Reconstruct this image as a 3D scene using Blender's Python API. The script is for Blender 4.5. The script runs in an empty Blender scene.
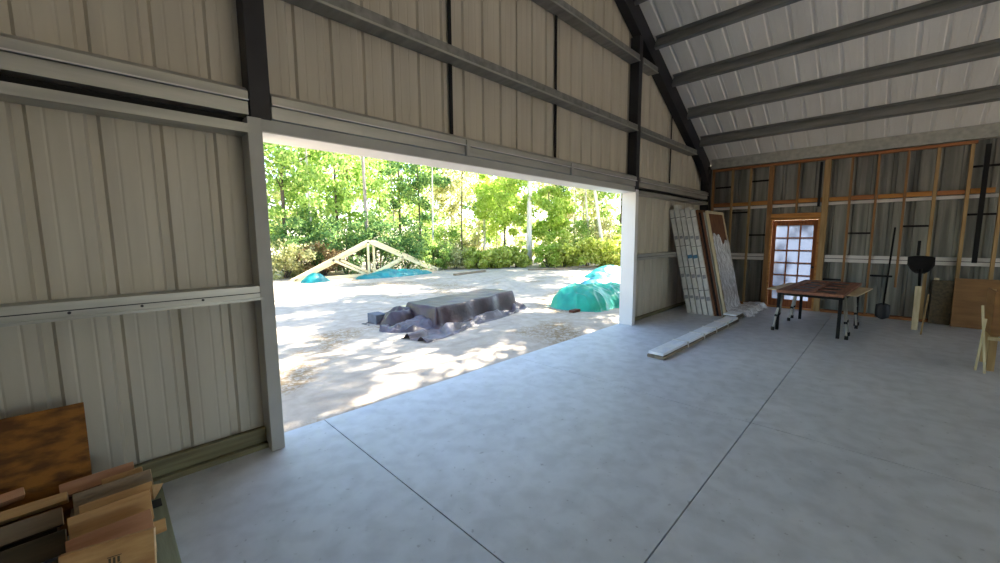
import bpy, math, random
import numpy as np
from mathutils import Vector, Matrix
random.seed(7); rng = np.random.default_rng(7)
S = bpy.context.scene; C = S.collection
PI = math.pi
def srgb(r, g, b):
    def f(c):
        c /= 255
        return c/12.92 if c <= .04045 else ((c+.055)/1.055)**2.4
    return (f(r), f(g), f(b), 1)

# ------------------------------------------------------------- materials
def mat(name, col, rough=.7, metal=0, col2=None, scale=6, stretch=(1,1,1), bump=0, bscale=None, detail=6, contrast=(.3,.7), alpha=1, spec=.5):
    m = bpy.data.materials.new(name); m.use_nodes = True
    nt = m.node_tree; N = nt.nodes; L = nt.links
    b = N['Principled BSDF']
    b.inputs['Roughness'].default_value = rough; b.inputs['Metallic'].default_value = metal
    b.inputs['Base Color'].default_value = col; b.inputs['Alpha'].default_value = alpha
    b.inputs['Specular IOR Level'].default_value = spec
    tc = N.new('ShaderNodeTexCoord'); mp = N.new('ShaderNodeMapping')
    mp.inputs['Scale'].default_value = stretch
    L.new(tc.outputs['Object'], mp.inputs[0])
    if col2 is not None:
        n = N.new('ShaderNodeTexNoise'); n.inputs['Scale'].default_value = scale; n.inputs['Detail'].default_value = detail
        r = N.new('ShaderNodeValToRGB'); r.color_ramp.elements[0].position = contrast[0]; r.color_ramp.elements[1].position = contrast[1]
        r.color_ramp.elements[0].color = col; r.color_ramp.elements[1].color = col2
        L.new(mp.outputs[0], n.inputs['Vector']); L.new(n.outputs['Fac'], r.inputs[0]); L.new(r.outputs[0], b.inputs['Base Color'])
    if bump:
        n2 = N.new('ShaderNodeTexNoise'); n2.inputs['Scale'].default_value = bscale or scale*3; n2.inputs['Detail'].default_value = 5
        bp = N.new('ShaderNodeBump'); bp.inputs['Strength'].default_value = bump; bp.inputs['Distance'].default_value = .02
        L.new(mp.outputs[0], n2.inputs['Vector']); L.new(n2.outputs['Fac'], bp.inputs['Height']); L.new(bp.outputs[0], b.inputs['Normal'])
    return m
def leafmat(name, a, b, c, trans=.5):
    m = bpy.data.materials.new(name); m.use_nodes = True
    nt = m.node_tree; N = nt.nodes; L = nt.links; N.clear()
    o = N.new('ShaderNodeOutputMaterial'); g = N.new('ShaderNodeNewGeometry')
    r = N.new('ShaderNodeValToRGB'); e = r.color_ramp.elements
    e[0].color = a; e[1].color = c; e[0].position = .05; e[1].position = .95
    x = e.new(.5); x.color = b
    L.new(g.outputs['Random Per Island'], r.inputs[0])
    d = N.new('ShaderNodeBsdfDiffuse'); t = N.new('ShaderNodeBsdfTranslucent'); mx = N.new('ShaderNodeMixShader')
    mx.inputs[0].default_value = trans
    L.new(r.outputs[0], d.inputs[0]); L.new(r.outputs[0], t.inputs[0]); L.new(d.outputs[0], mx.inputs[1]); L.new(t.outputs[0], mx.inputs[2])
    L.new(mx.outputs[0], o.inputs[0])
    return m
def woodmat(name, a, b, axis=0, rough=.75, sc=7):
    st = [9,9,9]; st[axis] = .8
    return mat(name, a, rough, 0, b, sc*.35, tuple(st), .15, sc, 5)

M = {}
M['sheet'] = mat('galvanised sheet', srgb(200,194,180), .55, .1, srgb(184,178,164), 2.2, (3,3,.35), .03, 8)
M['sheet_dimmed'] = mat('dimmed side sheet', srgb(150,150,142), .5, .2, srgb(108,110,106), 2.2, (2,5,.25), .03, 8, contrast=(.35,.65))  # wall sheet darkened in colour for the weaker light on this side
M['sheet_x'] = mat('roof sheet', srgb(236,234,228), .5, .05, srgb(222,220,214), 1.5, (.4,1,.4), .03, 8)
M['girt'] = mat('galvanised girt', srgb(190,190,182), .42, .55, srgb(160,160,154), 3, (.5,4,4), .03, 20)
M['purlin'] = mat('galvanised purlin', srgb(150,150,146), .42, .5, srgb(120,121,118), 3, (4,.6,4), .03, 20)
M['dark'] = mat('dark primer steel', srgb(46,47,52), .5, .3, srgb(38,38,42), 5)
M['black'] = mat('black', srgb(20,20,22), .6, 0, srgb(26,25,26), 8, spec=.2)
M['jamb'] = mat('white jamb metal', srgb(226,224,222), .4, 0, srgb(216,214,212), 2)
M['trimgrey'] = mat('pale grey trim', srgb(178,178,172), .5, 0, srgb(165,164,158), 3)
M['stud'] = woodmat('pine stud', srgb(156,116,72), srgb(124,86,50), 2)
M['studw'] = woodmat('pale stud', srgb(176,148,104), srgb(142,112,70), 2)
M['plate'] = woodmat('pine plate', srgb(170,112,66), srgb(132,82,46), 1)
M['treated'] = woodmat('treated timber', srgb(138,134,102), srgb(104,96,70), 0)
M['treated_y'] = woodmat('treated timber y', srgb(150,156,134), srgb(120,122,98), 1)
M['doorwood'] = woodmat('door wood', srgb(168,98,50), srgb(120,64,32), 2)
M['header'] = woodmat('header wood', srgb(196,138,70), srgb(158,102,48), 1)
M['offcut'] = woodmat('offcut pine', srgb(206,166,112), srgb(168,122,74), 0)
M['offcut_red'] = woodmat('offcut pine pink', srgb(190,142,108), srgb(158,108,74), 0)
M['offcut_grey'] = woodmat('offcut weathered', srgb(150,130,104), srgb(112,94,74), 0)
M['offcut_dark'] = woodmat('offcut dark brown', srgb(98,84,60), srgb(62,54,40), 0)  # dark brown timber tone
M['endgrain'] = mat('sawn end', srgb(232,206,164), .8, 0, srgb(206,172,126), 30)
M['osb'] = mat('osb', srgb(150,98,34), .8, 0, srgb(92,54,16), 7, (1,1,2.6), .2, 40, 9, contrast=(.4,.6))
M['ply'] = mat('plywood', srgb(146,108,66), .75, 0, srgb(122,86,50), 3, (.7,.7,4), .03, 20)
M['ply_pale'] = mat('pale plywood', srgb(214,196,164), .6, 0, srgb(190,168,130), 3, (.7,4,4), .03, 20)
M['lath'] = woodmat('white stick', srgb(214,202,170), srgb(180,164,128), 2)
M['truss'] = woodmat('truss timber', srgb(244,228,186), srgb(226,202,150), 0)
M['bark'] = mat('pine bark', srgb(188,176,166), .9, 0, srgb(108,96,88), 9, (1,1,.3), .6, 14)
M['bark_pale'] = mat('pale bark', srgb(236,226,212), .9, 0, srgb(200,190,176), 9, (1,1,.3), .5, 14)
M['bark_dark'] = mat('dark bark', srgb(96,84,74), .9, 0, srgb(66,56,48), 9, (1,1,.3), .5, 14)
M['label'] = mat('printed grey', srgb(140,142,146), .6)
M['bluelabel'] = mat('printed blue', srgb(70,120,150), .6)
M['pack'] = mat('white wrap', srgb(222,222,216), .35, 0, srgb(196,196,190), 5, (2,2,2), .2, 20)
M['packside'] = woodmat('board edge', srgb(150,136,116), srgb(110,98,84), 0)
M['packface'] = mat('white wrapped board', srgb(244,246,250), .3, 0, srgb(222,228,238), 4, (1,3,3), .15, 15)
M['brownboard'] = woodmat('brown board edge', srgb(120,78,48), srgb(84,52,32), 2)
M['redwood'] = woodmat('red brown rail', srgb(150,102,80), srgb(112,72,56), 0)
M['darkpane'] = mat('dark recessed panel', srgb(26,19,18), .5, 0, srgb(20,15,14), 6)
M['greyleg'] = mat('grey steel leg', srgb(150,148,140), .45, .4)
M['teal'] = mat('teal tarp', srgb(14,140,136), .45, 0, srgb(8,112,116), 4, (1,1,1), .35, 18)
M['green'] = mat('green tarp', srgb(34,180,148), .4, 0, srgb(18,140,122), 3, (1,1,1), .35, 14)
M['bluetarp'] = mat('blue tarp', srgb(34,140,158), .5, 0, srgb(24,116,136), 4, (1,1,1), .35, 18)
M['browntarp'] = mat('brown tarp', srgb(70,50,54), .42, 0, srgb(44,31,36), 3, (1,1,1), .35, 12)
M['greytarp'] = mat('grey tarp', srgb(112,102,108), .45, 0, srgb(66,56,62), 3, (1,1,1), .4, 12)
M['rust'] = mat('rust brown timber', srgb(120,66,44), .8, 0, srgb(84,44,30), 8)
M['blockgrey'] = mat('grey block', srgb(96,100,112), .9, 0, srgb(80,84,94), 8)

def plastic():
    m = bpy.data.materials.new('crinkled clear plastic'); m.use_nodes = True
    nt = m.node_tree; N = nt.nodes; L = nt.links; b = N['Principled BSDF']
    b.inputs['Base Color'].default_value = srgb(244,247,252); b.inputs['Roughness'].default_value = .15
    n = N.new('ShaderNodeTexNoise'); n.inputs['Scale'].default_value = 4; n.inputs['Detail'].default_value = 3; n.inputs['Distortion'].default_value = 2.2
    tc = N.new('ShaderNodeTexCoord'); L.new(tc.outputs['Object'], n.inputs['Vector'])
    bp = N.new('ShaderNodeBump'); bp.inputs['Strength'].default_value = 1; bp.inputs['Distance'].default_value = .05
    L.new(n.outputs['Fac'], bp.inputs['Height']); L.new(bp.outputs[0], b.inputs['Normal'])
    r = N.new('ShaderNodeValToRGB'); r.color_ramp.elements[0].position = .3; r.color_ramp.elements[1].position = .7
    r.color_ramp.elements[0].color = (.6,.6,.6,1); r.color_ramp.elements[1].color = (1,1,1,1)
    L.new(n.outputs['Fac'], r.inputs[0]); L.new(r.outputs[0], b.inputs['Alpha'])
    return m
M['plastic'] = plastic()
def filmglass(name, col):
    m = bpy.data.materials.new(name); m.use_nodes = True
    nt = m.node_tree; N = nt.nodes; L = nt.links; N.clear()
    o = N.new('ShaderNodeOutputMaterial'); t = N.new('ShaderNodeBsdfTranslucent'); tr = N.new('ShaderNodeBsdfTransparent'); g = N.new('ShaderNodeBsdfGlossy')
    t.inputs[0].default_value = col; g.inputs['Roughness'].default_value = .05
    n = N.new('ShaderNodeTexNoise'); n.inputs['Scale'].default_value = 30
    tc = N.new('ShaderNodeTexCoord'); L.new(tc.outputs['Object'], n.inputs['Vector'])
    mr = N.new('ShaderNodeMapRange'); mr.inputs[3].default_value = .04; mr.inputs[4].default_value = .09
    L.new(n.outputs['Fac'], mr.inputs[0])
    mx = N.new('ShaderNodeMixShader'); L.new(mr.outputs[0], mx.inputs[0]); L.new(t.outputs[0], mx.inputs[1]); L.new(tr.outputs[0], mx.inputs[2])
    m2 = N.new('ShaderNodeMixShader'); m2.inputs[0].default_value = .06
    L.new(mx.outputs[0], m2.inputs[1]); L.new(g.outputs[0], m2.inputs[2]); L.new(m2.outputs[0], o.inputs[0])
    return m
M['glass'] = filmglass('glass with film', (.16,.19,.25,1))

# concrete with mottling, joints are real grooves; scuffs have a shape of their own
def concrete():
    m = bpy.data.materials.new('trowelled concrete'); m.use_nodes = True
    nt = m.node_tree; N = nt.nodes; L = nt.links; b = N['Principled BSDF']
    tc = N.new('ShaderNodeTexCoord')
    def noise(sc, det, dist=0):
        n = N.new('ShaderNodeTexNoise'); n.inputs['Scale'].default_value = sc; n.inputs['Detail'].default_value = det; n.inputs['Distortion'].default_value = dist
        L.new(tc.outputs['Object'], n.inputs['Vector']); return n
    def ramp(src, p0, c0, p1, c1):
        r = N.new('ShaderNodeValToRGB'); e = r.color_ramp.elements
        e[0].position = p0; e[0].color = c0; e[1].position = p1; e[1].color = c1; L.new(src, r.inputs[0]); return r
    def mul(a, bb, fac=1):
        x = N.new('ShaderNodeMix'); x.data_type = 'RGBA'; x.blend_type = 'MULTIPLY'; x.inputs[0].default_value = fac
        L.new(a, x.inputs[6]); L.new(bb, x.inputs[7]); return x.outputs[2]
    base = ramp(noise(.8, 9, .2).outputs['Fac'], .25, srgb(188,191,196), .75, srgb(208,211,216))
    fine = ramp(noise(6.5, 13, .25).outputs['Fac'], .34, (.84,.84,.84,1), .6, (1,1,1,1))
    c = mul(base.outputs[0], fine.outputs[0])
    specks = ramp(noise(26, 3).outputs['Fac'], .27, (.5,.5,.5,1), .32, (1,1,1,1))
    c = mul(c, specks.outputs[0], .6)
    # wheel scuffs and drips
    for (x, y, rx, ry, d) in ((2.81,.28,.16,.09,.5),(4.46,.52,.12,.09,.5),(3.3,.55,.35,.05,.75),(4.0,.95,.1,.06,.8),(3.3,-.6,.4,.08,.72),(3.0,-.2,.12,.09,.8),(2.3,.9,.1,.05,.8),(3.9,-.75,.6,.07,.8)):
        mp = N.new('ShaderNodeMapping'); mp.inputs['Location'].default_value = (-x/rx, -y/ry, 0); mp.inputs['Scale'].default_value = (1/rx, 1/ry, 1)
        L.new(tc.outputs['Object'], mp.inputs[0])
        g = N.new('ShaderNodeVectorMath'); g.operation = 'LENGTH'
        ad = N.new('ShaderNodeVectorMath'); ad.operation = 'ADD'
        nz = noise(9, 5, 1); sc = N.new('ShaderNodeVectorMath'); sc.operation = 'SCALE'; sc.inputs['Scale'].default_value = 2.2
        sb = N.new('ShaderNodeVectorMath'); sb.operation = 'SUBTRACT'; sb.inputs[1].default_value = (.5,.5,.5)
        L.new(nz.outputs['Color'], sb.inputs[0]); L.new(sb.outputs[0], sc.inputs[0])
        L.new(mp.outputs[0], ad.inputs[0]); L.new(sc.outputs[0], ad.inputs[1]); L.new(ad.outputs[0], g.inputs[0])
        r = ramp(g.outputs['Value'], .55, (d,d,d,1), 1.1, (1,1,1,1))
        c = mul(c, r.outputs[0])
    L.new(c, b.inputs['Base Color'])
    rr = N.new('ShaderNodeMapRange'); rr.inputs[3].default_value = .38; rr.inputs[4].default_value = .62
    L.new(noise(2, 8, .3).outputs['Fac'], rr.inputs[0]); L.new(rr.outputs[0], b.inputs['Roughness'])
    bp = N.new('ShaderNodeBump'); bp.inputs['Strength'].default_value = .12; bp.inputs['Distance'].default_value = .01
    L.new(noise(12, 8).outputs['Fac'], bp.inputs['Height']); L.new(bp.outputs[0], b.inputs['Normal'])
    return m
M['concrete'] = concrete()
def sand():
    m = bpy.data.materials.new('pale sand with litter'); m.use_nodes = True
    nt = m.node_tree; N = nt.nodes; L = nt.links; b = N['Principled BSDF']; b.inputs['Roughness'].default_value = .95
    b.inputs['Specular IOR Level'].default_value = .1
    tc = N.new('ShaderNodeTexCoord')
    def noise(sc, det, dist=0):
        n = N.new('ShaderNodeTexNoise'); n.inputs['Scale'].default_value = sc; n.inputs['Detail'].default_value = det; n.inputs['Distortion'].default_value = dist
        L.new(tc.outputs['Object'], n.inputs['Vector']); return n
    def ramp(src, p0, c0, p1, c1):
        r = N.new('ShaderNodeValToRGB'); e = r.color_ramp.elements
        e[0].position = p0; e[0].color = c0; e[1].position = p1; e[1].color = c1; L.new(src, r.inputs[0]); return r
    base = ramp(noise(5, 9, .5).outputs['Fac'], .3, srgb(168,155,140), .7, srgb(194,181,165))
    lit = ramp(noise(.35, 8, 1).outputs['Fac'], .53, (0,0,0,1), .62, (1,1,1,1))
    fine = ramp(noise(16, 6, 1).outputs['Fac'], .42, (0,0,0,1), .56, (1,1,1,1))
    mu = N.new('ShaderNodeMath'); mu.operation = 'MULTIPLY'; L.new(lit.outputs[0], mu.inputs[0]); L.new(fine.outputs[0], mu.inputs[1])
    mx = N.new('ShaderNodeMix'); mx.data_type = 'RGBA'; mx.inputs[7].default_value = srgb(150,128,98)
    L.new(mu.outputs[0], mx.inputs[0]); L.new(base.outputs[0], mx.inputs[6]); L.new(mx.outputs[2], b.inputs['Base Color'])
    bp = N.new('ShaderNodeBump'); bp.inputs['Strength'].default_value = .4; bp.inputs['Distance'].default_value = .03
    L.new(noise(14, 8).outputs['Fac'], bp.inputs['Height']); L.new(bp.outputs[0], b.inputs['Normal'])
    return m
M['sand'] = sand()

# ------------------------------------------------------------- mesh builder
class MB:
    def __init__(s): s.v = []; s.f = []
    def add(s, vs, fs):
        o = len(s.v); s.v += [tuple(v) for v in vs]; s.f += [tuple(i+o for i in f) for f in fs]; return s
    def box(s, x0, x1, y0, y1, z0, z1, mtx=None):
        vs = [Vector(p) for p in ((x0,y0,z0),(x1,y0,z0),(x1,y1,z0),(x0,y1,z0),(x0,y0,z1),(x1,y0,z1),(x1,y1,z1),(x0,y1,z1))]
        if mtx: vs = [mtx @ v for v in vs]
        return s.add(vs, [(0,3,2,1),(4,5,6,7),(0,1,5,4),(1,2,6,5),(2,3,7,6),(3,0,4,7)])
    def bar(s, a, b, w, h, up=(0,0,1)):       # rectangular bar from a to b, w across, h along 'up'
        a, b = Vector(a), Vector(b); d = b-a; n = d.normalized(); u = Vector(up)
        sd = n.cross(u).normalized(); u = sd.cross(n).normalized()
        vs = [p + sd*(i*w/2) + u*(j*h/2) for p in (a,b) for i,j in ((-1,-1),(1,-1),(1,1),(-1,1))]
        return s.add(vs, [(0,1,2,3),(7,6,5,4),(0,4,5,1),(1,5,6,2),(2,6,7,3),(3,7,4,0)])
    def tube(s, pts, rs, n=10):
        pts = [Vector(p) for p in pts]
        if not hasattr(rs, '__len__'): rs = [rs]*len(pts)
        vs = []; fs = []
        for i, p in enumerate(pts):
            d = (pts[min(i+1,len(pts)-1)]-pts[max(i-1,0)]).normalized()
            r = Vector((1,0,0)) if abs(d.x) < .8 else Vector((0,1,0))
            a = d.cross(r).normalized(); b = d.cross(a)
            for k in range(n):
                t = 2*PI*k/n; vs.append(p + (a*math.cos(t)+b*math.sin(t))*rs[i])
        for i in range(len(pts)-1):
            for k in range(n):
                fs.append((i*n+k, i*n+(k+1)%n, (i+1)*n+(k+1)%n, (i+1)*n+k))
        fs.append(tuple(range(n))[::-1]); fs.append(tuple((len(pts)-1)*n+k for k in range(n)))
        return s.add(vs, fs)
    def prism(s, prof, a, b, axes):            # profile (u,v) extruded along axis from a to b; axes maps (u,v,w)->xyz
        n = len(prof); vs = [axes(u,v,a) for u,v in prof]+[axes(u,v,b) for u,v in prof]
        return s.add(vs, [tuple(range(n))[::-1], tuple(range(n,2*n))]+[(i,(i+1)%n,n+(i+1)%n,n+i) for i in range(n)])
def link(name, me, m, parent=None, loc=None, bevel=0, smooth=False):
    o = bpy.data.objects.new(name, me); C.objects.link(o); me.materials.append(m)
    if parent: o.parent = parent
    if smooth:
        me.polygons.foreach_set('use_smooth', [True]*len(me.polygons))
    if bevel:
        md = o.modifiers.new('bevel', 'BEVEL'); md.width = bevel; md.segments = 2; md.limit_method = 'ANGLE'
    return o
def wloc(o):
    l = Vector((0,0,0))
    while o: l = l + o.location; o = o.parent
    return l
def build(name, mb, m, parent=None, bevel=0, smooth=False):
    v = np.array(mb.v, float)
    if parent is None:
        L = Vector(((v[:,0].min()+v[:,0].max())/2, (v[:,1].min()+v[:,1].max())/2, v[:,2].min()))
    else: L = wloc(parent)
    me = bpy.data.meshes.new(name); me.from_pydata((v-np.array(L)).tolist(), [], mb.f); me.update()
    o = link(name, me, m, parent, None, bevel, smooth)
    if parent is None: o.location = L
    return o
def tag(o, label=None, cat=None, group=None, kind=None):
    if label: o['label'] = label
    if cat: o['category'] = cat
    if group: o['group'] = group
    if kind: o['kind'] = kind
    return o
def empty(name, loc, label, cat, group=None):
    o = bpy.data.objects.new(name, None); C.objects.link(o); o.location = loc; o.empty_display_size = .1
    return tag(o, label, cat, group)
def B(*a): return MB().box(*a)

# ------------------------------------------------------------- the building
YW, XS, XL, YB = 3.40, 10.62, -3.1, -9.0      # gable sheet, right wall sheet, left wall, rear wall
XR = 3.76; SL = .524
def roofz(x): return 3.30 + SL*(10.6-x) if x > XR else 3.30 + SL*(10.6-XR) - SL*(XR-x)
RIB = .285
def ribprofile(a, b, first):
    """(u, d) pairs: d = outward offset of ribbed sheet between a and b."""
    out = [(a, 0.)]; k = math.ceil((a-first)/RIB)
    while True:
        c = first+k*RIB
        for du, dd in ((-.036,0),(-.020,.024),(.020,.024),(.036,0),(.085,0),(.095,.003),(.105,0),(.18,0),(.19,.003),(.20,0)):
            if a < c+du < b: out.append((c+du, dd))
        k += 1
        if c > b: break
    out.append((b, 0.)); return out
def sheet(profile, zlo, zhi, place):
    m = MB()
    for (u0,d0),(u1,d1) in zip(profile, profile[1:]):
        m.add([place(u0,d0,zlo(u0)), place(u1,d1,zlo(u1)), place(u1,d1,zhi(u1)), place(u0,d0,zhi(u0))], [(0,1,2,3)])
    return m
# slab with saw-cut joints
fl = MB(); xs = [XL, 1.27, 3.80, 6.33, 8.86, 10.66]; ys = [YB, -6.0, -2.65, .75, 3.47]; g = .004
# one mesh: each bay is a raised top patch, the cuts are real grooves
for i in range(len(xs)-1):
    for j in range(len(ys)-1):
        gx0 = g if 0 < i < 3 else 0; gx1 = g if i+1 < 3 else 0
        x0, x1 = xs[i]+gx0, xs[i+1]-gx1; y0 = ys[j]+(g if j else 0); y1 = ys[j+1]-(g if j+1 < len(ys)-1 else 0)
        fl.box(x0, x1, y0, y1, -.03, 0)
fl.box(XL, 10.66, YB, 3.47, -.16, -.03)
tag(build('floor', fl, M['concrete']), kind='structure')
gr = MB(); n = 60
gx = np.linspace(-45, 75, 121); gy = np.linspace(-40, 90, 131)
V = []; 
for y in gy:
    for x in gx:
        z = -.07 + .03*math.sin(x*.35)*math.sin(y*.41)
        if XL-1 < x < 12 and YB-1 < y < 4: z = -.2
        elif math.hypot(x-5, y-8) > 14: z += .06*math.sin(x*.9+y*.3)*math.sin(y*.7)
        V.append((x,y,z))
F = [(j*121+i, j*121+i+1, (j+1)*121+i+1, (j+1)*121+i) for j in range(130) for i in range(120)]
gr.add(V, F)
tag(build('ground', gr, M['sand'], smooth=True), kind='structure')

# gable wall with the big doorway x .86..6.62, z 0..2.4
prof = ribprofile(XL, XS, .03)
prof2 = []
for p in prof: prof2.append(p)
for xc in (.84, 6.64, XR):
    prof2.append((xc, 0.))
prof2 = sorted(set(prof2))
def place_front(u, d, z): return (u, YW+d, z)
wf = MB()
for (u0,d0),(u1,d1) in zip(prof2, prof2[1:]):
    mid = (u0+u1)/2; lo = 2.42 if .84 < mid < 6.64 else 0.0
    wf.add([(u0,YW+d0,lo),(u1,YW+d1,lo),(u1,YW+d1,roofz(u1)-.01),(u0,YW+d0,roofz(u0)-.01)], [(0,1,2,3)])
tag(build('wall_front', wf, M['sheet']), kind='structure')
# right side wall with a door hole y .99..1.95 z 0..1.93
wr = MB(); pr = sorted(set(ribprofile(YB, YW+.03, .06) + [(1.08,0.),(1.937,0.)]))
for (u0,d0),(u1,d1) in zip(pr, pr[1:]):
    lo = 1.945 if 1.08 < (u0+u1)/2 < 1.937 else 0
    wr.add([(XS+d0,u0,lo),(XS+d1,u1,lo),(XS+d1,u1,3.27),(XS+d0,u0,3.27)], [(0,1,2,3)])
tag(build('wall_right', wr, M['sheet_dimmed']), kind='structure')
wl = MB(); pl = ribprofile(YB, YW+.03, .06)
for (u0,d0),(u1,d1) in zip(pl, pl[1:]):
    lo = 0
    wl.add([(XL-d0,u0,lo),(XL-d1,u1,lo),(XL-d1,u1,3.27),(XL-d0,u0,3.27)], [(0,1,2,3)])
tag(build('wall_left', wl, M['sheet']), kind='structure')
wb = MB()
pb = sorted(set(ribprofile(XL, XS, .03) + [(XR,0.),(1.5,0.),(7.4,0.)]))
for (u0,d0),(u1,d1) in zip(pb, pb[1:]):
    lo = 3.0 if 1.5 < (u0+u1)/2 < 7.4 else 0  # unseen doorway opening, added to let daylight into the building
    wb.add([(u0,YB-d0,lo),(u1,YB-d1,lo),(u1,YB-d1,roofz(u1)-.01),(u0,YB-d0,roofz(u0)-.01)], [(0,1,2,3)])
tag(build('wall_back', wb, M['sheet']), kind='structure')
# roof sheets: ribs run down the slope
cl = MB()
for (x0, x1) in ((XR, 10.85), (XL-.25, XR)):
    p = ribprofile(YB-.2, YW+.12, 3.05-.283*50)
    p = []; k = 0; c = 3.05-.283*44
    p.append((YB-.2,0.))
    while c < YW+.1:
        for du, dd in ((-.036,0),(-.020,.024),(.020,.024),(.036,0),(.085,0),(.095,.003),(.105,0),(.18,0),(.19,.003),(.20,0)):
            if YB-.2 < c+du < YW+.1: p.append((c+du, dd))
        c += .283
    p.append((YW+.12, 0.))
    for (u0,d0),(u1,d1) in zip(p, p[1:]):
        cl.add([(x0,u0,roofz(x0)+d0),(x0,u1,roofz(x0)+d1),(x1,u1,roofz(x1)+d1),(x1,u0,roofz(x1)+d0)], [(0,1,2,3)])
tag(build('ceiling', cl, M['sheet_x']), kind='structure')

# --- steel frame
def cdown(x0, x1, y0, y1, z0, z1, t=.012):      # channel open downward, along x
    m = MB(); m.box(x0,x1,y0,y0+t,z0,z1); m.box(x0,x1,y0+t,y1,z1-t,z1); m.box(x0,x1,y1-t,y1,z0,z1-t); return m
yf = 3.225
c1 = MB().box(.813,.945, yf, 3.385, 2.442, roofz(.9)-.45).box(.813,.858, yf+.005, 3.385, 0, 2.442)
tag(build('steel_column', c1, M['dark'], bevel=.004), 'dark steel column at the left side of the big doorway', 'steel column')
c2 = MB().box(6.60,6.73, yf, 3.385, 2.402, roofz(6.66)-.45).box(6.625,6.70, yf+.005, 3.385, 0, 2.402)
tag(build('steel_column', c2, M['dark'], bevel=.004), 'dark steel column at the right side of the big doorway', 'steel column')
c3 = MB().box(10.33,10.47, 3.20, 3.385, 0, 3.22)
c3.add([(9.75,3.21,3.30),(10.33,3.21,2.80),(10.33,3.21,3.05),(9.75,3.33,3.30),(10.33,3.33,2.80),(10.33,3.33,3.05)], [(0,1,2),(5,4,3),(0,3,4,1),(1,4,5,2),(2,5,3,0)])
tag(build('steel_column', c3, M['dark'], bevel=.004), 'dark steel column in the far corner between gable wall and timber-framed wall', 'steel column')
# rafter
rf = MB(); 
def rpt(x, dz): return (x, roofz(x)-dz)
prof_r = [rpt(XR,.06), rpt(10.45,.06), rpt(10.45,.42), rpt(XR,.42)]
rf.prism(prof_r, 3.235, 3.385, lambda u,v,w: (u,w,v))
prof_l = [rpt(XL+.1,.06), rpt(XR,.06), rpt(XR,.42), rpt(XL+.1,.42)]
rf.prism(prof_l, 3.235, 3.385, lambda u,v,w: (u,w,v))
tag(build('rafter', rf, M['dark']), 'dark steel rafter sloping along the top of the gable wall', 'rafter')

def girt(x0, x1, z0, z1, label, y0=3.215, group=None, screws=False):
    r = empty('wall_girt', ((x0+x1)/2, y0, z0), label, 'girt', group or 'steel rails on the gable wall')
    m = MB(); t = .01
    hi = z0 > 2
    m.box(x0,x1,y0,y0+t,z0,z1); m.box(x0,x1,y0+t,3.39,z1-t,z1)
    if hi: m.box(x0,x1,y0+t,3.39,z0,z0+t)
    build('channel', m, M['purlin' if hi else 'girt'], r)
    l = MB().box(x0,x1,y0-.012,y0,z0-.004,z0+.014)
    build('lip', l, M['girt'], r)
    if z0 < 2: build('seam', MB().box(x0,x1,y0-.002,y0,(z0+z1)/2-.003,(z0+z1)/2+.003), M['dark'], r)
    if screws:
        x = x0+.2
        while x < x1-.1:
            s = MB().tube([(x,y0-.008,z0+.035),(x,y0,z0+.035)], .008, 8); build('screw', s, M['dark'], r); x += .3
    return r
def xend(z): return min(10.33, XS-(z+.42-3.3)/SL-.02)
girt(XL+.05, .80, 1.165, 1.262, 'galvanised wall rail at waist height left of the doorway', screws=True)
girt(6.74, 10.33, 1.165, 1.262, 'galvanised wall rail at waist height right of the doorway, behind the leaning packs')
for z, nm in ((3.375,'first'),(4.50,'second'),(5.58,'third')):
    for a, b, side in ((XL+.05 if z < 3.4 else max(XL, XR-(roofz(XR)-z-.5)/SL), .81, 'left of the doorway column'), (.947, 6.598, 'across the bay over the doorway'), (6.732, xend(z+.1), 'right of the doorway column')):
        if b-a > .3:
            girt(a, b, z, z+.10, f'galvanised gable rail {side}, {nm} rail above the door header')
# header beams
def beam(x0, x1, where, over):
    r = empty('header_beam', ((x0+x1)/2, 3.2, 2.33), f'boxed steel header beam {where}', 'header beam')
    top = MB(); top.prism([(3.205,2.545),(3.205,2.605),(3.26,2.64),(3.39,2.64),(3.39,2.545)], x0, x1, lambda u,v,w: (w,u,v)); build('upper_channel', top, M['girt'], r)
    lipm = MB().box(x0,x1,3.19,3.205,2.540,2.547); build('lip', lipm, M['jamb'], r)
    mid = MB().box(x0,x1,3.222,3.39,2.452,2.538); build('lower_channel', mid, M['girt'], r)
    if not over:
        low = MB().box(x0,x1,3.21,3.222,2.33,2.39); low.box(x0,x1,3.222,3.39,2.33,2.342)
        build('track_angle', low, M['girt'], r)
        bk = MB().box(x0,x1,3.33,3.36,2.34,2.452); build('backing', bk, M['black'], r)
    return r
beam(XL+.05, .80, 'on the wall left of the doorway', False)
b = beam(.947, 6.598, 'over the big doorway', True)
tr = MB().box(.875, 6.62, 3.235, 3.245, 2.36, 2.445)
build('fascia', tr, M['trimgrey'], b)
bk = MB().box(.947, 6.598, 3.27, 3.39, 2.436, 2.455); build('backing', bk, M['black'], b)
for x in (2.77, 4.65):
    build('splice_plate', MB().box(x-.02,x+.02,3.185,3.225,2.44,2.60), M['trimgrey'], b)
beam(6.732, 10.33, 'on the wall right of the doorway, above the leaning packs', False)
# jamb, head and post covers
j = MB().box(.785,.875,3.212,3.226,0,2.44); j.box(.862,.876,3.226,3.46,0,2.36); j.box(.785,.80,3.226,3.39,0,2.44)
tag(build('trim_1', j, M['trimgrey'], bevel=.003), kind='structure')
j = MB().box(6.608,6.705,3.212,3.226,0,2.40); j.box(6.604,6.62,3.212,3.47,0,2.36)
tag(build('trim_2', j, M['jamb'], bevel=.003), kind='structure')
j = MB().box(.876,6.604,3.235,3.56,2.352,2.362)
tag(build('trim_3', j, M['jamb']), kind='structure')
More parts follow.
